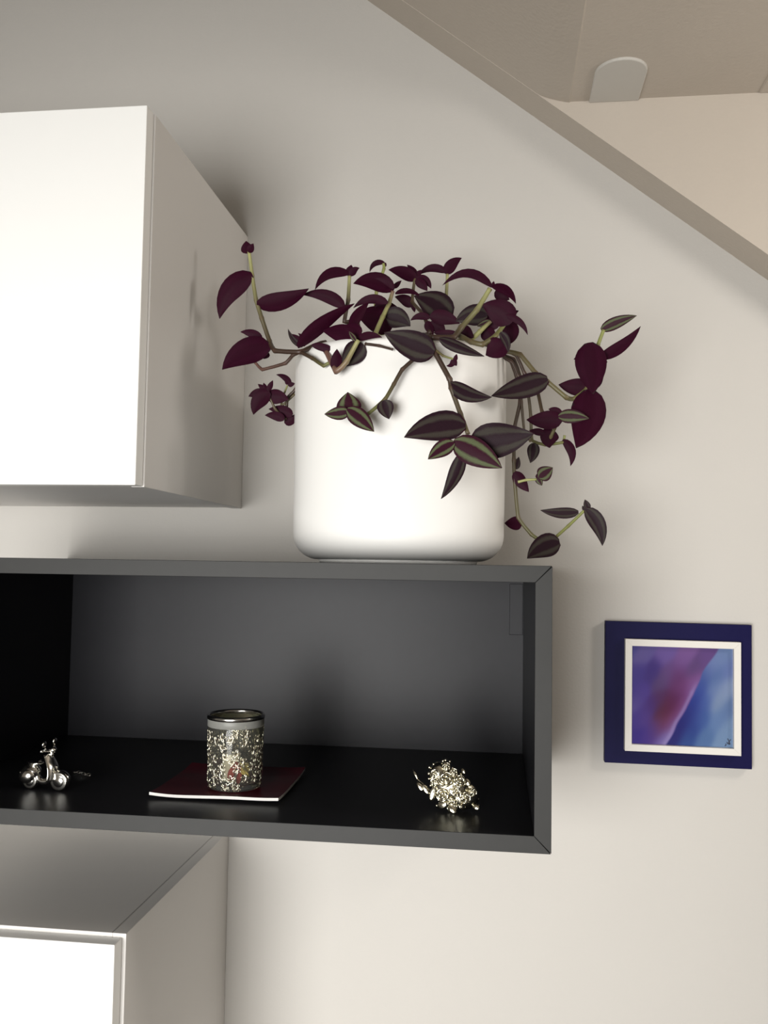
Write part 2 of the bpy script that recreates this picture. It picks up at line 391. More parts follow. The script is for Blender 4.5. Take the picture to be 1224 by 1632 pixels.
# ------------------------------------------------------------------ plant pot
PC = Vector((-.1292, -.2, .30)); PR, PH = .1414, .275
prof = [(0, .004), (.100, .004), (.100, .0), (.104, 0), (.106, .004)]
rb = .034
for k in range(11):
    a = math.pi/2*k/10; prof.append((PR-.0015-rb+rb*math.sin(a), .004+rb-rb*math.cos(a)))
prof += [(PR-.0008, .10), (PR, .20)]
for k in range(9):
    a = math.pi/2*k/8; prof.append((PR-.011+.011*math.cos(a), PH-.011+.011*math.sin(a)))
for k in range(7):
    a = math.pi/2*k/6; prof.append((PR-.012-.005*math.sin(a)+.001, PH-.005+.005*math.cos(a)))
prof += [(PR-.016, .20), (PR-.016, .03), (0, .03)]
pot = empty('plant_pot', PC); tag(pot, 'white round-bottomed ceramic plant pot standing on the black shelf', 'plant pot')
link('pot_body', lathe_me('pot_body', prof, 96), MPOT, pot)
sv, sf = [], []
nr, na = 10, 40
for i in range(nr+1):
    for k in range(na):
        a = 2*math.pi*k/na; r = (PR-.0165)*i/nr
        sv.append((r*math.cos(a), r*math.sin(a), .245+random.uniform(-.004, .004)))
for i in range(nr):
    for k in range(na): sf.append((i*na+k, (i+1)*na+k, (i+1)*na+(k+1) % na, i*na+(k+1) % na))
so = link('soil', mesh('soil', sv, sf, True), MSOIL, pot); so['kind'] = 'stuff'

# ------------------------------------------------------------------ trailing plant
plant = tag(empty('trailing_plant', PC+Vector((0, 0, .245))), 'trailing inch plant with dark purple striped leaves in the white pot', 'plant')
PO = Vector(plant.location)
GREEN, PALE, BROWN, PINK, OLIVE = srgb(142, 148, 84), srgb(168, 168, 112), srgb(58, 40, 30), srgb(116, 84, 74), srgb(92, 82, 54)
def potfront(px):
    """y of the pot's front surface near image column px"""
    x = (px-640)/170*PR
    return PC.y - math.sqrt(max(0, PR*PR-x*x))
def stem(pts, c0, c1, r=.0026, root=True):
    """pts: (px, py, Y); a root piece down to the soil goes first"""
    P = [at(*p) for p in pts]; cols = [c0]*len(P)
    k = len(P)
    ts = [i/(k-1) for i in range(k)]
    if root:
        p0 = P[0]; q = Vector((PC.x+(p0.x-PC.x)*.55, PC.y+(p0.y-PC.y)*.55, .30+.243))
        hi = Vector(((p0.x+q.x)/2, (p0.y+q.y)/2, max(p0.z, .30+PH+.006)))
        P = [q, hi]+P; ts = [0, 0]+ts
    S = 4; Q = []; tt = []; Cs = catmull(P, 20)
    for i in range(len(P)-1):
        for j, h in enumerate((0, .14, .5, .86)):
            lin = P[i].lerp(P[i+1], h); Q.append(lin.lerp(Cs[i*20+int(h*20)], .35)); tt.append((ts[i]+(ts[i+1]-ts[i])*h)**2.6)
    Q.append(P[-1]); tt.append(1)
    rr = [r*(1-.25*t)*(1.18 if i % S == 0 else 1) for i, t in enumerate(tt)]
    Q = [q-PO for q in Q]
    v, f = tube_geo(Q, rr, 8); me = mesh('stem', v, f, True)
    cl = []
    for i, t in enumerate(tt):
        c = tuple(c0[a]+(c1[a]-c0[a])*t for a in range(3))
        if i % S == 0: c = tuple(c[a]*.75+PINK[a]*.2 for a in range(3))
        cl += [c+(1,)]*8
    setcol(me, cl)
    return link('stem', me, MSTEM, plant)
def leaf(st, b, t, w, Y, dY=0., side='u', bow=0., roll=0., fold=.18, arch=0., wide=.42):
    """b, t: base and tip in the photograph; w: width there; Y: depth; side: which face is turned to the room"""
    Bp = at(b[0], b[1], Y); Tp = at(t[0], t[1], Y+dY); ax = Tp-Bp; Ln = ax.length; mid = (Bp+Tp)/2
    V = (mid-CAM).normalized(); px = 1/FPX*(mid-CAM).dot(FWD)
    S0 = ax.cross(V).normalized()
    if S0.z < -.25 or (abs(S0.z) <= .25 and S0.x < 0): S0 = -S0
    N0 = S0.cross(ax).normalized()
    if N0.dot(V) > 0: N0 = -N0
    rq = Matrix.Rotation(math.radians(roll), 3, ax.normalized()); Nn = rq @ N0
    W = w*px/2; rows, cols = 10, 6
    ctr = [Bp+ax*(i/rows)+S0*(bow*px*4*(i/rows)*(1-i/rows))+N0*(arch*Ln*4*(i/rows)*(1-i/rows)) for i in range(rows+1)]
    v = []; uvs = []
    pk = wide**.75*(1-wide)**.85 if False else max(((k/50)**.5*(1-k/50)**.92) for k in range(51))
    for lay in (0, 1):
        for i in range(rows+1):
            tt = i/rows; T = (ctr[min(rows, i+1)]-ctr[max(0, i-1)]).normalized()
            Sd = Nn.cross(T).normalized(); Nd = T.cross(Sd).normalized()
            if Nd.dot(Nn) < 0: Nd = -Nd
            ww = W*max(.03, (max(tt, .012)**.5*(1-tt)**.92)/pk) if i < rows else W*.02
            for j in range(cols+1):
                u = -1+2*j/cols
                cup = fold*ww*(abs(u)**1.3) * (1 if side == 't' else -1)
                off = 0 if (j in (0, cols) or i in (0, rows)) else .0009*(1-u*u)
                wv = .04*W*math.sin(tt*9+u*2)*u*u
                v.append(ctr[i]+Sd*(u*ww)+Nd*(cup+wv-(off if lay else 0))-PO); uvs.append(((u+1)/2, tt))
    f = []; mi = []; n1 = (rows+1)*(cols+1)
    for lay in (0, 1):
        for i in range(rows):
            for j in range(cols):
                a = lay*n1+i*(cols+1)+j; q = (a, a+1, a+cols+2, a+cols+1)
                f.append(q if lay == 0 else q[::-1]); mi.append(lay)
    me = mesh('leaf', v, f, True)
    uvl = me.uv_layers.new(name='UVMap')
    for lp in me.loops: uvl.data[lp.index].uv = uvs[lp.vertex_index]
    # front layer is turned to the room
    pf = me.polygons[len(f)//4]
    if pf.normal.dot(V) > 0: me.flip_normals()
    me.polygons.foreach_set('material_index', mi)
    face = {'u': LUND, 't': LTOP, 'n': LNEW}[side]; back = LTOP if side == 'u' else LUND
    return link('leaf', me, [face, back], st)

# --- left tall shoot
Y0 = -.27
s = stem([(479, 561, Y0-.03), (438, 559, Y0-.02), (430, 545, Y0), (417, 507, Y0), (408, 478, Y0), (402, 439, Y0), (397, 401, Y0)], BROWN, PALE, .0030)
leaf(s, (395, 404), (392, 384), 20, Y0, 0, 'u'); leaf(s, (396, 402), (404, 388), 12, Y0-.004, 0, 'u')
leaf(s, (402, 437), (350, 508), 36, Y0-.003, .0, 'u', bow=13, roll=15)
leaf(s, (409, 484), (492, 460), 30, Y0-.004, .01, 'u', bow=-7, roll=10)
leaf(s, (431, 552), (354, 589), 42, Y0-.004, -.02, 'u', bow=9)
leaf(s, (417, 542), (383, 529), 15, Y0+.006, 0, 'u', bow=4)
leaf(s, (428, 562), (420, 572), 10, Y0+.006, 0, 'u')
s = stem([(479, 561, -.30), (467, 566, -.295), (455, 579, -.29), (418, 589, -.28), (407, 578, -.27)], BROWN, PINK, .0024, False)
s = stem([(479, 561, -.30), (498, 571, -.315), (516, 583, -.325), (532, 573, -.33)], BROWN, GREEN, .0024, False)
leaf(s, (482, 553), (459, 524), 9, -.30, 0, 't', bow=-4); leaf(s, (484, 552), (475, 531), 10, -.295, 0, 'u', bow=4)
leaf(s, (474, 553), (565, 484), 27, -.33, .02, 'u', bow=4, roll=30)
leaf(s, (497, 550), (545, 568), 13, -.32, 0, 'u', bow=3)
leaf(s, (482, 545), (462, 532), 10, -.30, 0, 'u')
# --- shoot at front left of the rim
Y0 = -.345
s = stem([(520, 560, Y0+.03), (536, 592, Y0-.004), (552, 577, Y0-.006), (571, 542, Y0-.008)], PINK, PALE, .0034, False)
leaf(s, (578, 548), (545, 584), 36, Y0+.003, 0, 't', bow=0); leaf(s, (536, 590), (537, 556), 20, Y0, 0, 'u')
leaf(s, (570, 541), (609, 538), 13, Y0, -.01, 'u', bow=5); leaf(s, (570, 542), (514, 528), 32, Y0+.01, .02, 'u', bow=4)
leaf(s, (567, 543), (556, 528), 9, Y0-.01, 0, 'n'); leaf(s, (560, 522), (588, 482), 18, Y0+.02, .02, 'u', bow=3)
leaf(s, (573, 536), (545, 521), 24, Y0, .01, 'u', bow=4)
s = stem([(582, 548, -.34), (604, 551, -.345), (626, 557, -.35)], BROWN, BROWN, .0018, False)
# --- upright shoots along the back of the pot
Y0 = -.22
s = stem([(549, 513, Y0), (555, 478, Y0), (557, 440, Y0)], BROWN, PALE, .0028)
leaf(s, (557, 436), (502, 462), 17, Y0, -.02, 'u', bow=13); leaf(s, (556, 440), (560, 422), 15, Y0, 0, 'u'); leaf(s, (559, 440), (573, 427), 12, Y0, 0, 'u', bow=3)
leaf(s, (549, 490), (482, 470), 21, Y0-.02, -.01, 'u', bow=9)
Y0 = -.25
s = stem([(598, 533, Y0-.04), (610, 505, Y0-.01), (620, 484, Y0), (626, 464, Y0)], PALE, PINK, .0030)
leaf(s, (628, 462), (563, 452), 30, Y0, -.03, 'u', bow=9); leaf(s, (627, 460), (596, 444), 12, Y0-.035, 0, 'u', bow=6)
leaf(s, (627, 459), (640, 447), 8, Y0-.01, 0, 'u'); leaf(s, (618, 483), (563, 491), 15, Y0-.03, 0, 'u', bow=10)
leaf(s, (625, 523), (566, 500), 44, Y0+.01, .02, 'u', bow=5); leaf(s, (597, 488), (640, 497), 20, Y0+.02, 0, 'u', bow=2)
leaf(s, (615, 505), (654, 520), 34, Y0+.0, 0, 't', bow=5)
leaf(s, (630, 468), (672, 474), 9, Y0, .02, 'u', bow=7)
Y0 = -.15
s = stem([(598, 500, Y0), (600, 465, Y0), (612, 428, Y0), (611, 420, Y0)], GREEN, GREEN, .0024)
leaf(s, (613, 419), (589, 434), 9, Y0, 0, 'u', bow=7); leaf(s, (611, 421), (616, 424), 8, Y0, 0, 'u')
Y0 = -.21
s = stem([(685, 531, Y0-.05), (675, 501, Y0-.03), (657, 481, Y0), (661, 444, Y0)], BROWN, OLIVE, .0026)
leaf(s, (664, 446), (619, 430), 21, Y0, -.02, 'u', bow=4); leaf(s, (662, 445), (649, 422), 14, Y0, 0, 'u', bow=2); leaf(s, (664, 443), (687, 460), 14, Y0-.01, 0, 'u', bow=5)
leaf(s, (662, 446), (681, 464), 15, Y0-.015, 0, 'u', bow=2); leaf(s, (658, 488), (629, 473), 18, Y0, 0, 'u', bow=3); leaf(s, (657, 480), (661, 498), 9, Y0, 0, 'u')
leaf(s, (717, 508), (660, 472), 46, Y0-.04, .02, 't', bow=6, roll=10)
leaf(s, (685, 507), (654, 511), 12, Y0-.06, 0, 'u', bow=5); leaf(s, (685, 505), (733, 516), 24, Y0-.06, 0, 'u', bow=4)
leaf(s, (687, 512), (710, 528), 22, Y0-.05, 0, 'u'); leaf(s, (680, 512), (690, 535), 15, Y0-.05, 0, 'u')
leaf(s, (664, 440), (672, 430), 9, Y0, 0, 'u')
Y0 = -.17
s = stem([(708, 505, Y0), (711, 478, Y0), (713, 437, Y0)], OLIVE, PALE, .0026)
leaf(s, (712, 434), (666, 439), 13, Y0, 0, 'u', bow=9); leaf(s, (711, 437), (736, 411), 19, Y0, 0, 'u', bow=4)
# --- strong shoot at right of the rim
Y0 = -.33
s = stem([(687, 538, Y0-.015), (723, 538, Y0-.01), (735, 522, Y0), (760, 494, Y0), (781, 460, Y0)], BROWN, PALE, .0036, False)
leaf(s, (784, 457), (705, 455), 15, Y0, -.01, 'u', bow=20); leaf(s, (784, 456), (822, 484), 15, Y0, -.02, 'u', bow=8)
leaf(s, (789, 464), (812, 478), 20, Y0+.03, 0, 'u'); leaf(s, (785, 459), (787, 448), 7, Y0, 0, 'u')
leaf(s, (777, 502), (726, 512), 34, Y0+.04, 0, 't', bow=4); leaf(s, (732, 524), (755, 538), 22, Y0+.03, 0, 'u')
leaf(s, (700, 540), (772, 568), 20, Y0-.02, -.01, 't', bow=-1, roll=20)
leaf(s, (730, 534), (690, 530), 14, Y0, 0, 'u')
Y0 = -.31
s = stem([(751, 545, Y0-.03), (769, 549, Y0-.035), (790, 535, Y0-.02), (806, 514, Y0)], OLIVE, GREEN, .0032)
leaf(s, (816, 514), (768, 486), 42, Y0-.02, 0, 'u', bow=5); leaf(s, (806, 503), (841, 534), 11, Y0-.025, 0, 'u', bow=7)
leaf(s, (810, 502), (827, 495), 9, Y0, 0, 'u'); leaf(s, (808, 513), (811, 549), 27, Y0+.02, 0, 'u', bow=5)
leaf(s, (803, 543), (774, 566), 36, Y0-.03, 0, 'u', bow=-2); leaf(s, (797, 530), (810, 562), 14, Y0-.03, 0, 't', bow=4)
leaf(s, (795, 520), (762, 500), 26, Y0+.03, 0, 'u')
Y0 = -.29
s = stem([(751, 541, Y0), (765, 528, Y0), (782, 512, Y0)], PALE, OLIVE, .0030)
leaf(s, (782, 512), (760, 520), 12, Y0, 0, 'n'); leaf(s, (770, 525), (790, 545), 24, Y0+.01, 0, 'u')
# --- big striped leaf at the rim, curled little shoot, front trailing stems
Y0 = -.352
s = stem([(684, 538, -.335), (694, 563, Y0), (717, 605, Y0-.005), (719, 618, Y0-.006), (734, 660, Y0-.008), (746, 692, Y0-.012)], BROWN, OLIVE, .0032)
leaf(s, (692, 562), (612, 530), 46, Y0-.006, -.012, 't', bow=-1); leaf(s, (690, 560), (640, 560), 22, Y0-.002, -.006, 't', bow=-7)
leaf(s, (717, 611), (784, 633), 27, Y0-.008, -.02, 't', bow=-7, roll=10)
Y1 = Y0-.016
leaf(s, (742, 678), (644, 697), 48, Y1, -.02, 't', bow=7); leaf(s, (750, 706), (851, 691), 58, Y1, -.02, 't', bow=-2)
leaf(s, (722, 704), (800, 746), 46, Y1-.012, -.015, 'n', bow=2); leaf(s, (724, 705), (682, 732), 27, Y1-.014, -.01, 'n', bow=2)
leaf(s, (737, 722), (703, 795), 26, Y1-.004, .0, 't', bow=-5, roll=25)
s = stem([(692, 556, Y0), (706, 567, Y0-.006), (722, 572, Y0-.01)], OLIVE, GREEN, .0014, False)
leaf(s, (722, 571), (711, 583), 9, Y0-.01, 0, 'u', bow=-5); leaf(s, (725, 575), (728, 564), 7, Y0-.01, 0, 'u'); leaf(s, (721, 573), (728, 583), 10, Y0-.01, 0, 'u')
Y0 = -.350
s = stem([(667, 566, Y0), (641, 589, Y0-.004), (628, 612, Y0-.007), (614, 636, Y0-.01), (586, 660, Y0-.014), (566, 655, Y0-.02)], BROWN, GREEN, .0024, False)
leaf(s, (611, 638), (620, 668), 27, Y0-.016, 0, 't', wide=.5); leaf(s, (557, 658), (554, 625), 40, Y0-.018, .004, 'n')
leaf(s, (556, 656), (517, 660), 22, Y0-.024, -.006, 'n', bow=-1); leaf(s, (553, 652), (596, 688), 30, Y0-.026, -.01, 'n', bow=2)
# --- small shoots left of the pot, further back
Y0 = -.16
s = stem([(490, 585, Y0), (470, 622, Y0), (458, 634, Y0), (455, 668, Y0), (438, 651, Y0-.01), (426, 624, Y0-.015)], BROWN, OLIVE, .0022)
leaf(s, (430, 625), (404, 661), 26, Y0-.02, 0, 'u', bow=6); leaf(s, (426, 632), (460, 637), 24, Y0-.015, 0, 'u', bow=2); leaf(s, (422, 626), (396, 632), 15, Y0-.02, 0, 'u', bow=2)
leaf(s, (426, 624), (411, 612), 10, Y0-.02, 0, 'u'); leaf(s, (427, 623), (435, 606), 9, Y0-.02, 0, 'u'); leaf(s, (424, 623), (420, 610), 8, Y0-.02, 0, 'u')
leaf(s, (453, 669), (422, 662), 15, Y0-.01, 0, 'u', bow=3); leaf(s, (466, 662), (428, 652), 18, Y0-.005, 0, 'u', bow=3); leaf(s, (453, 672), (470, 660), 16, Y0, 0, 'u', bow=-4)
s = stem([(470, 628, Y0), (448, 648, Y0), (452, 630, Y0), (458, 614, Y0)], OLIVE, GREEN, .0016, False)
leaf(s, (463, 613), (440, 597), 10, Y0, 0, 'u', bow=4); leaf(s, (459, 614), (470, 611), 8, Y0, 0, 'u')
leaf(s, (459, 613), (455, 603), 7, Y0, 0, 'u')
# --- trailing stems at the right
Y0 = -.26
s = stem([(808, 560, Y0), (829, 565, Y0-.005), (854, 595, Y0-.01), (871, 607, Y0-.012), (903, 634, Y0-.01), (914, 636, Y0), (935, 620, Y0), (945, 590, Y0), (953, 550, Y0), (962, 526, Y0)], OLIVE, GREEN, .0030)
leaf(s, (873, 604), (783, 631), 38, Y0-.016, -.03, 't', bow=-1)
leaf(s, (958, 526), (1015, 503), 20, Y0, -.01, 'n', bow=2); leaf(s, (955, 570), (1021, 520), 20, Y0-.002, 0, 'u', bow=-7, roll=10)
leaf(s, (938, 546), (945, 628), 50, Y0-.012, -.01, 'u', bow=1); leaf(s, (940, 618), (890, 613), 28, Y0+.006, 0, 'u', bow=-1)
leaf(s, (938, 620), (918, 714), 56, Y0-.016, -.02, 'u', bow=8); leaf(s, (945, 618), (962, 592), 16, Y0+.006, 0, 'u'); leaf(s, (924, 562), (914, 573), 7, Y0, 0, 'u', bow=-2)
leaf(s, (962, 573), (968, 578), 5, Y0, 0, 'u')
Y0 = -.245
s = stem([(822, 565, Y0), (836, 595, Y0), (856, 620, Y0), (864, 656, Y0-.01), (880, 668, Y0-.02), (892, 666, Y0-.03)], BROWN, OLIVE, .0024)
leaf(s, (896, 668), (839, 669), 30, Y0-.034, 0, 'u', bow=-1); leaf(s, (890, 664), (939, 667), 23, Y0-.04, -.01, 'n', bow=2); leaf(s, (893, 664), (874, 652), 15, Y0-.03, 0, 'u', bow=3)
Y0 = -.235
s = stem([(816, 577, Y0), (826, 599, Y0), (842, 629, Y0), (846, 664, Y0), (848, 702, Y0), (869, 709, Y0-.01), (897, 705, Y0-.01), (900, 694, Y0-.01)], BROWN, GREEN, .0022)
leaf(s, (880, 684), (876, 714), 30, Y0-.02, 0, 'u', bow=-3); leaf(s, (868, 690), (843, 686), 12, Y0-.02, 0, 'u'); leaf(s, (897, 701), (909, 743), 15, Y0-.012, 0, 'u', bow=8); leaf(s, (850, 706), (845, 738), 20, Y0-.004, 0, 't', bow=2)
s = stem([(890, 670, Y0-.03), (878, 696, Y0-.02), (876, 706, Y0-.012)], OLIVE, PALE, .0022, False)
Y0 = -.215
s = stem([(819, 572, Y0), (829, 600, Y0), (831, 640, Y0), (836, 690, Y0), (846, 704, Y0)], BROWN, OLIVE, .0020)
s = stem([(814, 575, Y0), (826, 610, Y0), (829, 641, Y0), (820, 682, Y0), (819, 734, Y0), (820, 763, Y0), (826, 825, Y0), (847, 852, Y0), (866, 864, Y0-.006), (881, 860, Y0-.004), (906, 838, Y0), (933, 812, Y0)], BROWN, GREEN, .0026)
leaf(s, (822, 748), (827, 728), 11, Y0, 0, 't'); leaf(s, (820, 752), (843, 784), 20, Y0-.004, 0, 'u', bow=-1)
leaf(s, (832, 834), (804, 834), 22, Y0+.01, .02, 'u', fold=.05); leaf(s, (892, 864), (840, 890), 38, Y0-.014, -.015, 't', bow=5)
leaf(s, (922, 816), (861, 813), 18, Y0-.004, 0, 't', bow=-3); leaf(s, (933, 811), (960, 870), 26, Y0-.006, 0, 't', bow=8); leaf(s, (938, 812), (932, 796), 11, Y0-.004, 0, 't')
leaf(s, (932, 813), (928, 806), 6, Y0-.004, 0, 't')
s = stem([(826, 768, Y0-.004), (838, 765, Y0-.008), (855, 764, Y0-.012)], PALE, GREEN, .0018, False)
leaf(s, (859, 761), (881, 745), 25, Y0-.014, 0, 'n', wide=.5); leaf(s, (856, 760), (864, 774), 12, Y0-.012, 0, 'n'); leaf(s, (856, 762), (857, 754), 6, Y0-.012, 0, 'u')

# ------------------------------------------------------------------ chrome scooter
SF = SZ0+ST
sc = tag(empty('scooter_figurine', (-.5430, -.338, SF), (0, 0, math.radians(-4))), 'small chrome motor scooter figurine standing on the black shelf', 'figurine')
def wheel(x, r, wdt):
    wp = []
    for k in range(17):
        a = -math.pi*.5+math.pi*k/16
        rr = r-.0028+.0028*math.cos(a)**.6 if abs(math.cos(a)) > 1e-6 else r-.0028
        wp.append((rr-(.0004 if k % 2 else 0), wdt/2*math.sin(a)))
    wp = [(.0, -wdt*.5)]+wp+[(0, wdt*.5)]
    me = lathe_me('wheel', wp, 28); o = link('wheel', me, MTYRE, sc); o.location = (x, 0, r); o.rotation_euler = (math.pi/2, 0, 0)
    hp = [(0, wdt*.5+.0012), (r*.35, wdt*.5+.001), (r*.55, wdt*.5+.0002), (r*.62, wdt*.5-.0006), (r*.62, -wdt*.5+.0006), (r*.55, -wdt*.5-.0002), (r*.35, -wdt*.5-.001), (0, -wdt*.5-.0012)]
    h = link('hub', lathe_me('hub', hp, 24), MCHROME, o)
wheel(.0200, .0122, .0110); wheel(-.0190, .0105, .0100)
ell('front_fender', (.0200, 0, .0165), (.0125, .0062, .0085), MCHROME, sc, Matrix.Rotation(math.radians(12), 3, 'Y'))
# leg shield: curved sheet rising to the handlebar
v, f = [], []
R_ = 12; K_ = 10
for lay in (0, 1):
    for i in range(R_+1):
        t = i/R_; z = .0125+.0305*t; xx = .0150-.0085*t+.004*math.sin(t*math.pi)
        hw = .0128*(1-.42*t**2.2)
        for k in range(K_+1):
            u = -1+2*k/K_
            v.append((xx-.0055*u*u-(.0012 if lay else 0), u*hw, z+.0018*(1-u*u)*(t > .9)))
n1 = (R_+1)*(K_+1)
for lay in (0, 1):
    for i in range(R_):
        for k in range(K_):
            a = lay*n1+i*(K_+1)+k; q = (a, a+1, a+K_+2, a+K_+1); f.append(q if lay == 0 else q[::-1])
for i in range(R_):
    for k in (0, K_):
        a = i*(K_+1)+k; f.append((a, a+K_+1, n1+a+K_+1, n1+a))
for k in range(K_):
    for i in (0, R_):
        a = i*(K_+1)+k; f.append((a, a+1, n1+a+1, n1+a))
bm = bmesh.new(); bm.from_mesh(mesh('t', v, f)); link('leg_shield', from_bm('leg_shield', bm, True), MCHROME, sc)
# floorboard sweeps from shield under the seat
tube('floorboard', [(.0135, 0, .0300), (.0105, 0, .0200), (.0045, 0, .0118), (-.0040, 0, .0100), (-.0105, 0, .0140), (-.0118, 0, .0210)], [.0028, .0034, .0040, .0042, .0040, .0034], MCHROME, sc, 12)
ell('rear_body', (-.0200, 0, .0200), (.0135, .0095, .0098), MCHROME, sc, Matrix.Rotation(math.radians(-18), 3, 'Y'))
for sgn in (-1, 1):
    ell('side_cowl', (-.0215, sgn*.0068, .0165), (.0105, .0050, .0085), MCHROME, sc, Matrix.Rotation(math.radians(-20), 3, 'Y'))
ell('tail_light', (-.0330, 0, .0190), (.0022, .0030, .0024), MCHROME, sc)
ell('seat', (-.0140, 0, .0318), (.0105, .0068, .0026), MCHROME, sc)
tube('seat_post', [(-.0150, 0, .0250), (-.0145, 0, .0310)], .0022, MCHROME, sc, 10, 1)
tube('grab_rail', [(-.0085, -.003, .0325), (-.0080, -.0015, .0350), (-.0080, .0015, .0350), (-.0085, .003, .0325)], .0006, MCHROME, sc, 8)
tube('steering_column', [(.0085, 0, .0400), (.0060, 0, .0480)], .0026, MCHROME, sc, 12, 1)
tube('handlebar', [(.0010, -.0150, .0490), (.0040, -.0080, .0488), (.0062, 0, .0478), (.0040, .0080, .0488), (.0010, .0150, .0490)], [.0017, .0014, .0017, .0014, .0017], MCHROME, sc, 10)
ell('headlight', (.0090, 0, .0485), (.0040, .0040, .0038), MCHROME, sc)
for sgn in (-1, 1):
    tube('mirror_arm', [(.0035, sgn*.0085, .0490), (.0040, sgn*.0105, .0530), (.0040, sgn*.0112, .0548)], .0006, MCHROME, sc, 8)
    ell('mirror', (.0036, sgn*.0115, .0570), (.0016, .0042, .0038), MCHROME, sc)
    tube('brake_lever', [(.0050, sgn*.0060, .0482), (.0062, sgn*.0115, .0480)], .0006, MCHROME, sc, 6, 1)
# chain guessed from a few glints behind it
chn = tag(empty('glint_chain', (-.5335, -.256, SF)), 'thin metal chain guessed from glints behind the scooter figurine', 'chain')
for k in range(6):
    a = math.radians(28+(90 if k % 2 else 0)); pts = []
    cx, cy = -.012+k*.0046, .004*math.sin(k*1.1)-.0012*k
    for j in range(13):
        b = 2*math.pi*j/12
        p = Vector((.0030*math.cos(b), .0017*math.sin(b), 0)); p = Matrix.Rotation(-.2, 3, 'Z') @ Matrix.Rotation(math.radians(55 if k % 2 else -35), 3, 'X') @ p
        pts.append(p+Vector((cx, cy, .0022)))
    tube('glint_link', pts, .0005, MCHROME, chn, 6, 1)

# ------------------------------------------------------------------ silver flower cluster
fo = tag(empty('flower_ornament', (-.0465, -.350, SF)), 'small cast silver ornament of clustered roses and leaves', 'ornament')
ZM = .0000945
def fp(u, v_, d=0.): return Vector(((u-640)*ZM, d, (740-v_)*ZM+.0005))
ell('core', fp(620, 480, .013), (.0235, .0130, .0215), MSILVER, fo, Matrix.Rotation(math.radians(32), 3, 'Y'))
ell('core_base', fp(760, 600, .012), (.0185, .0120, .0125), MSILVER, fo)
ell('core_crown', fp(470, 330, .012), (.0118, .0105, .0145), MSILVER, fo)
def depth(u, v_):
    a = ((u-620)/300)**2+((v_-470)/290)**2
    return .013-.0135*math.sqrt(max(0, 1-min(1, a)))
def rose(u, v_, r, petals=3):
    c = fp(u, v_, depth(u, v_)-.0015); r *= ZM
    r *= 1.18; nrm = Vector(((u-640)*.0016, -1, (470-v_)*.0014+.25)).normalized(); q = nrm.to_track_quat('Z', 'Y').to_matrix()
    v, f = [], []
    ell_geo(c-nrm*r*.3, (r*.98, r*.98, r*.55), v, f, q, 16, 8)
    for ring in range(petals):
        rr = r*(.92-.28*ring); h = r*(.20+.20*ring); kk = 5-ring
        for k in range(kk):
            a0 = 2*math.pi*k/kk+ring*.6
            pts = []
            for j in range(7):
                a = a0+(j/6-.5)*2*math.pi/kk*1.25; rad = rr*(1-.16*(j/6)); pts.append(c+q @ Vector((rad*math.cos(a), rad*math.sin(a), h*(.7+.3*math.sin(math.pi*j/6)))))
            tube_geo(pts, [r*.05]+[r*.12]*5+[r*.05], 6, v, f)
    ell_geo(c+nrm*r*.5, (r*.22, r*.22, r*.3), v, f, q, 8, 5)
    link('rose', mesh('rose', v, f, True), MSILVER, fo)
for a in ((555, 350, 82), (725, 365, 66), (520, 540, 68), (640, 690, 58), (620, 618, 44), (430, 300, 56), (790, 560, 62), (880, 500, 46), (560, 215, 46), (690, 500, 50), (860, 620, 48), (420, 395, 46), (650, 270, 44)): rose(*a)
def oleaf(u0, v0, u1, v1, wd, d):
    a, b = fp(u0, v0, d), fp(u1, v1, d-.003); x = (b-a); L = x.length/2; x.normalize()
    n_ = Vector((0, -1, .35)); n_ = (n_-x*n_.dot(x)).normalized(); y = n_.cross(x)
    rot = Matrix((x, y, n_)).transposed(); v, f = [], []
    ell_geo((a+b)/2, (L, wd*ZM, .0013), v, f, rot, 14, 8)
    tube_geo([a, (a+b)/2+n_*.0014, b], [.0003, .0006, .0002], 6, v, f)
    link('leaf', mesh('leaf', v, f, True), MSILVER, fo)
for a in ((430, 440, 375, 625, 42, .004), (270, 440, 355, 555, 34, .008), (205, 425, 280, 525, 32, .010), (150, 300, 210, 410, 18, .016), (460, 690, 575, 620, 48, .0), (600, 660, 690, 735, 40, -.002), (880, 660, 968, 685, 34, .004), (790, 350, 850, 430, 36, .008), (830, 420, 930, 500, 30, .009), (600, 430, 660, 540, 36, .002), (800, 690, 720, 650, 34, .0), (740, 240, 790, 300, 26, .012)): oleaf(*a)
tube('twig', [fp(420, 560, .008), fp(300, 470, .012), fp(200, 400, .016), fp(140, 295, .020)], [.0012, .0010, .0008, .0005], MSILVER, fo, 8)
bb = [(350, 245), (345, 318), (350, 375), (375, 440), (400, 205), (445, 185), (515, 160), (548, 150), (470, 230), (480, 330), (395, 260), (640, 225), (660, 350), (470, 380), (385, 350), (930, 560), (948, 600), (955, 680), (905, 585), (830, 525), (770, 610), (740, 520), (735, 580), (700, 600), (715, 655), (780, 695), (850, 560), (880, 545), (700, 430), (650, 445), (745, 660), (820, 620), (600, 165), (420, 320), (590, 590), (470, 610), (450, 690), (490, 700)]
v, f = [], []
for (u, q) in bb:
    r = random.uniform(14, 21)*ZM; ell_geo(fp(u, q, depth(u, q)-.0012), (r, r, r), v, f, None, 10, 6)
b_ = link('berries', mesh('berries', v, f, True), MSILVER, fo); b_['kind'] = 'stuff'

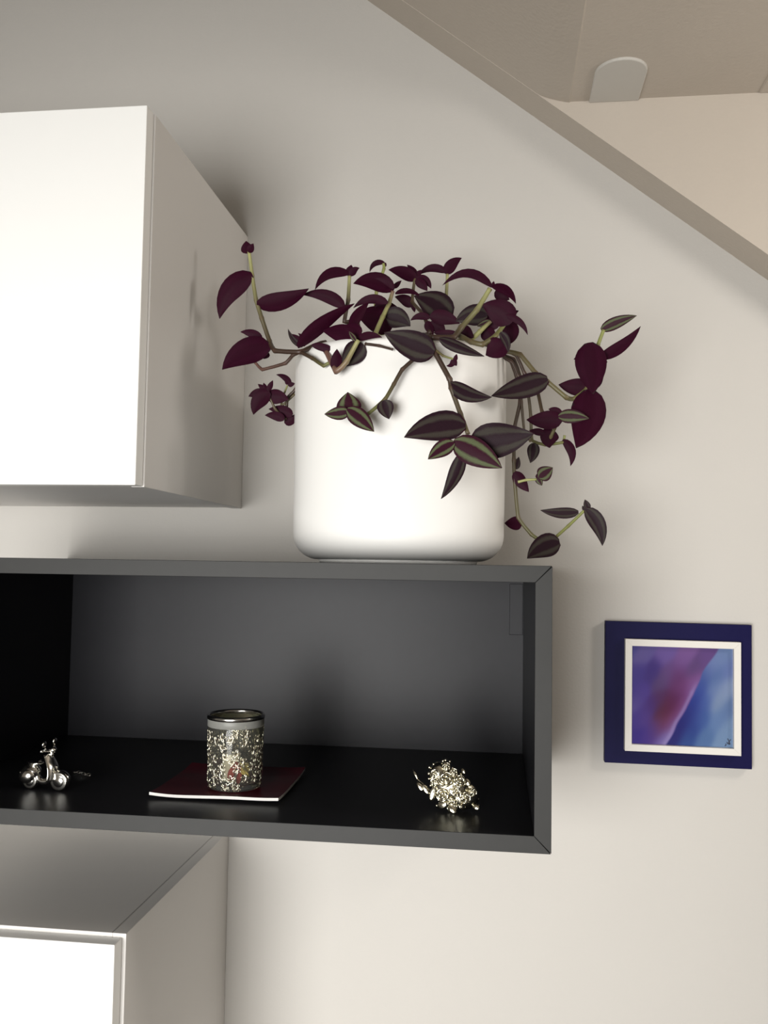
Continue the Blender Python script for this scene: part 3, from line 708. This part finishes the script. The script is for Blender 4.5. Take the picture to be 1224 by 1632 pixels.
# ------------------------------------------------------------------ plate
pl = tag(empty('square_plate', (-.327, -.277, SF), (0, 0, math.radians(.5))), 'dark red square plate with white edge under the candle glass', 'plate')
n = 22; PW, PD = .078, .077
def pz(a, b): return .0045+.0022*max(0, (abs(b)-.35)/.65)**2*(1 if b < 0 else 1.4)+.0016*max(0, (abs(a)-.5)/.5)**2+.0006*math.sin(a*3.2+.5)*(b < 0)*abs(b)
v, f = [], []
for lay in (0, 1):
    for j in range(n+1):
        for i in range(n+1):
            a, b = -1+2*i/n, -1+2*j/n
            v.append((a*PW, b*PD, pz(a, b)-(.0034 if lay else 0)))
n1 = (n+1)**2; mi = []
for j in range(n):
    for i in range(n):
        a = j*(n+1)+i; f.append((a, a+1, a+n+2, a+n+1))
me = mesh('glazed_top', v[:n1], f, True); link('glazed_top', me, MRED, pl)
f2 = [tuple(x for x in q[::-1]) for q in f]; v2 = [Vector(p) for p in v[n1:]]; m0 = len(v2)
v2 += [Vector(p)-Vector((0, 0, .0001)) for p in v[:n1]]
for i in range(n):
    for a, b in ((i, i+1), (n*(n+1)+i+1, n*(n+1)+i), ((i+1)*(n+1), i*(n+1)), (i*(n+1)+n, (i+1)*(n+1)+n)):
        f2.append((m0+b, m0+a, a, b))
link('white_body', mesh('white_body', v2, f2), MPLATEW, pl)
box('foot', (-.03, -.03, .0), (.03, .03, .0020), MPLATEW, pl, .0008)

# ------------------------------------------------------------------ candle glass
GX, GY, GZ = -.3170, -.299, SF+.0048
GR, GH = .0342, .0875
gl = tag(empty('candle_glass', (GX, GY, GZ)), 'glass candle holder with silver filigree and metal rim on the plate', 'candle holder')
gp = [(0, .0), (GR*.84, .0), (GR*.93, .0015), (GR*.955, .005), (GR*.985, GH*.6), (GR, GH-.002), (GR-.0010, GH), (GR-.0022, GH-.001), (GR*.985-.0026, GH*.6), (GR*.95-.0028, .009), (GR*.8, .0065), (0, .0060)]
link('cup', lathe_me('cup', gp, 64), MGLASS, gl)
link('frosted_band', lathe_me('frosted_band', [(GR+.0001, GH-.0125), (GR+.0004, GH-.0122), (GR+.0004, GH-.0035), (GR+.0001, GH-.003)], 64), MFROST, gl)
rp = []
for k in range(13):
    a = 2*math.pi*k/12; rp.append((GR-.0004+.0021*math.cos(a), GH-.0012+.0030*math.sin(a)))
link('rim', lathe_me('rim', rp, 64), MRIM, gl)
# filigree: outlined flowers and vines lying on the glass
v, f = [], []
rnd = random.Random(3)
def onglass(a, z, out=.0003):
    r = GR*(.955+.03*min(1, z/(GH*.6))+.015*max(0, (z-GH*.6)/(GH*.4)))+out
    return Vector((r*math.cos(a), r*math.sin(a), z))
cents = []
for _ in range(900):
    a = rnd.uniform(0, 2*math.pi); z = rnd.uniform(.005, GH-.017)
    if all((min(abs(a-b), 2*math.pi-abs(a-b))*GR)**2+(z-y)**2 > .0100**2 for b, y, _r in cents): cents.append((a, z, rnd.uniform(.0042, .0054)))
for (a, z, r) in cents:
    np_ = rnd.choice((5, 5, 6)); ph0 = rnd.uniform(0, 6)
    for k in range(np_):
        b0 = ph0+2*math.pi*k/np_; pts = []
        for j in range(9):
            t = j/8; rad = r*1.25*math.sin(math.pi*t)**.7; b = b0+(t-.5)*1.0
            zz = z+rad*math.sin(b); zz = min(GH-.0128, max(.003, zz))
            pts.append(onglass(a+rad*math.cos(b)/GR, zz))
        tube_geo(pts, .00046, 5, v, f)
fi = link('filigree', mesh('filigree', v, f, True), MFILI, gl); fi['kind'] = 'stuff'
# tealight inside the glass, and solid pieces added for coloured reflections
cn = tag(empty('tealight', (GX-.004, GY-.002, GZ+.0066)), 'cream tealight candle inside the filigree glass', 'candle')
link('wax', lathe_me('wax', [(0, .0), (.0105, .0), (.0110, .001), (.0110, .033), (.0104, .0342), (.006, .0335), (0, .0330)], 40), MWAX, cn)
tube('wick', [(0, 0, .032), (.0005, 0, .037), (.0012, 0, .040)], .0006, MINK, cn, 6)
def crumple(name, c, r, col, seed, label, cat):
    rr = random.Random(seed); v, f = [], []
    for k in range(5):
        ell_geo(Vector((rr.uniform(-.35, .35)*r, rr.uniform(-.35, .35)*r, r*.55+rr.uniform(0, 1.0)*r)), (r*rr.uniform(.3, .5), r*.22, r*rr.uniform(.4, .55)), v, f, Matrix.Rotation(rr.uniform(0, 3), 3, 'Z') @ Matrix.Rotation(rr.uniform(-.7, .7), 3, 'X'), 7, 5)
    o = link(name, mesh(name, v, f, False), col); o.location = c; tag(o, label, cat); return o
crumple('reflection_bit', (GX+.0145, GY-.010, GZ+.012), .0135, MYEL, 1, 'crumpled yellow pieces standing in for golden reflections in the filigree glass', 'reflection bits')  # added pieces, their yellow stands in for reflections in the glass
crumple('reflection_bit', (GX+.004, GY-.0160, GZ+.0040), .0150, MREDREFL, 2, 'crumpled red pieces standing in for the plate reflection in the filigree glass', 'reflection bits')  # added pieces, their red stands in for the plate mirrored in the glass
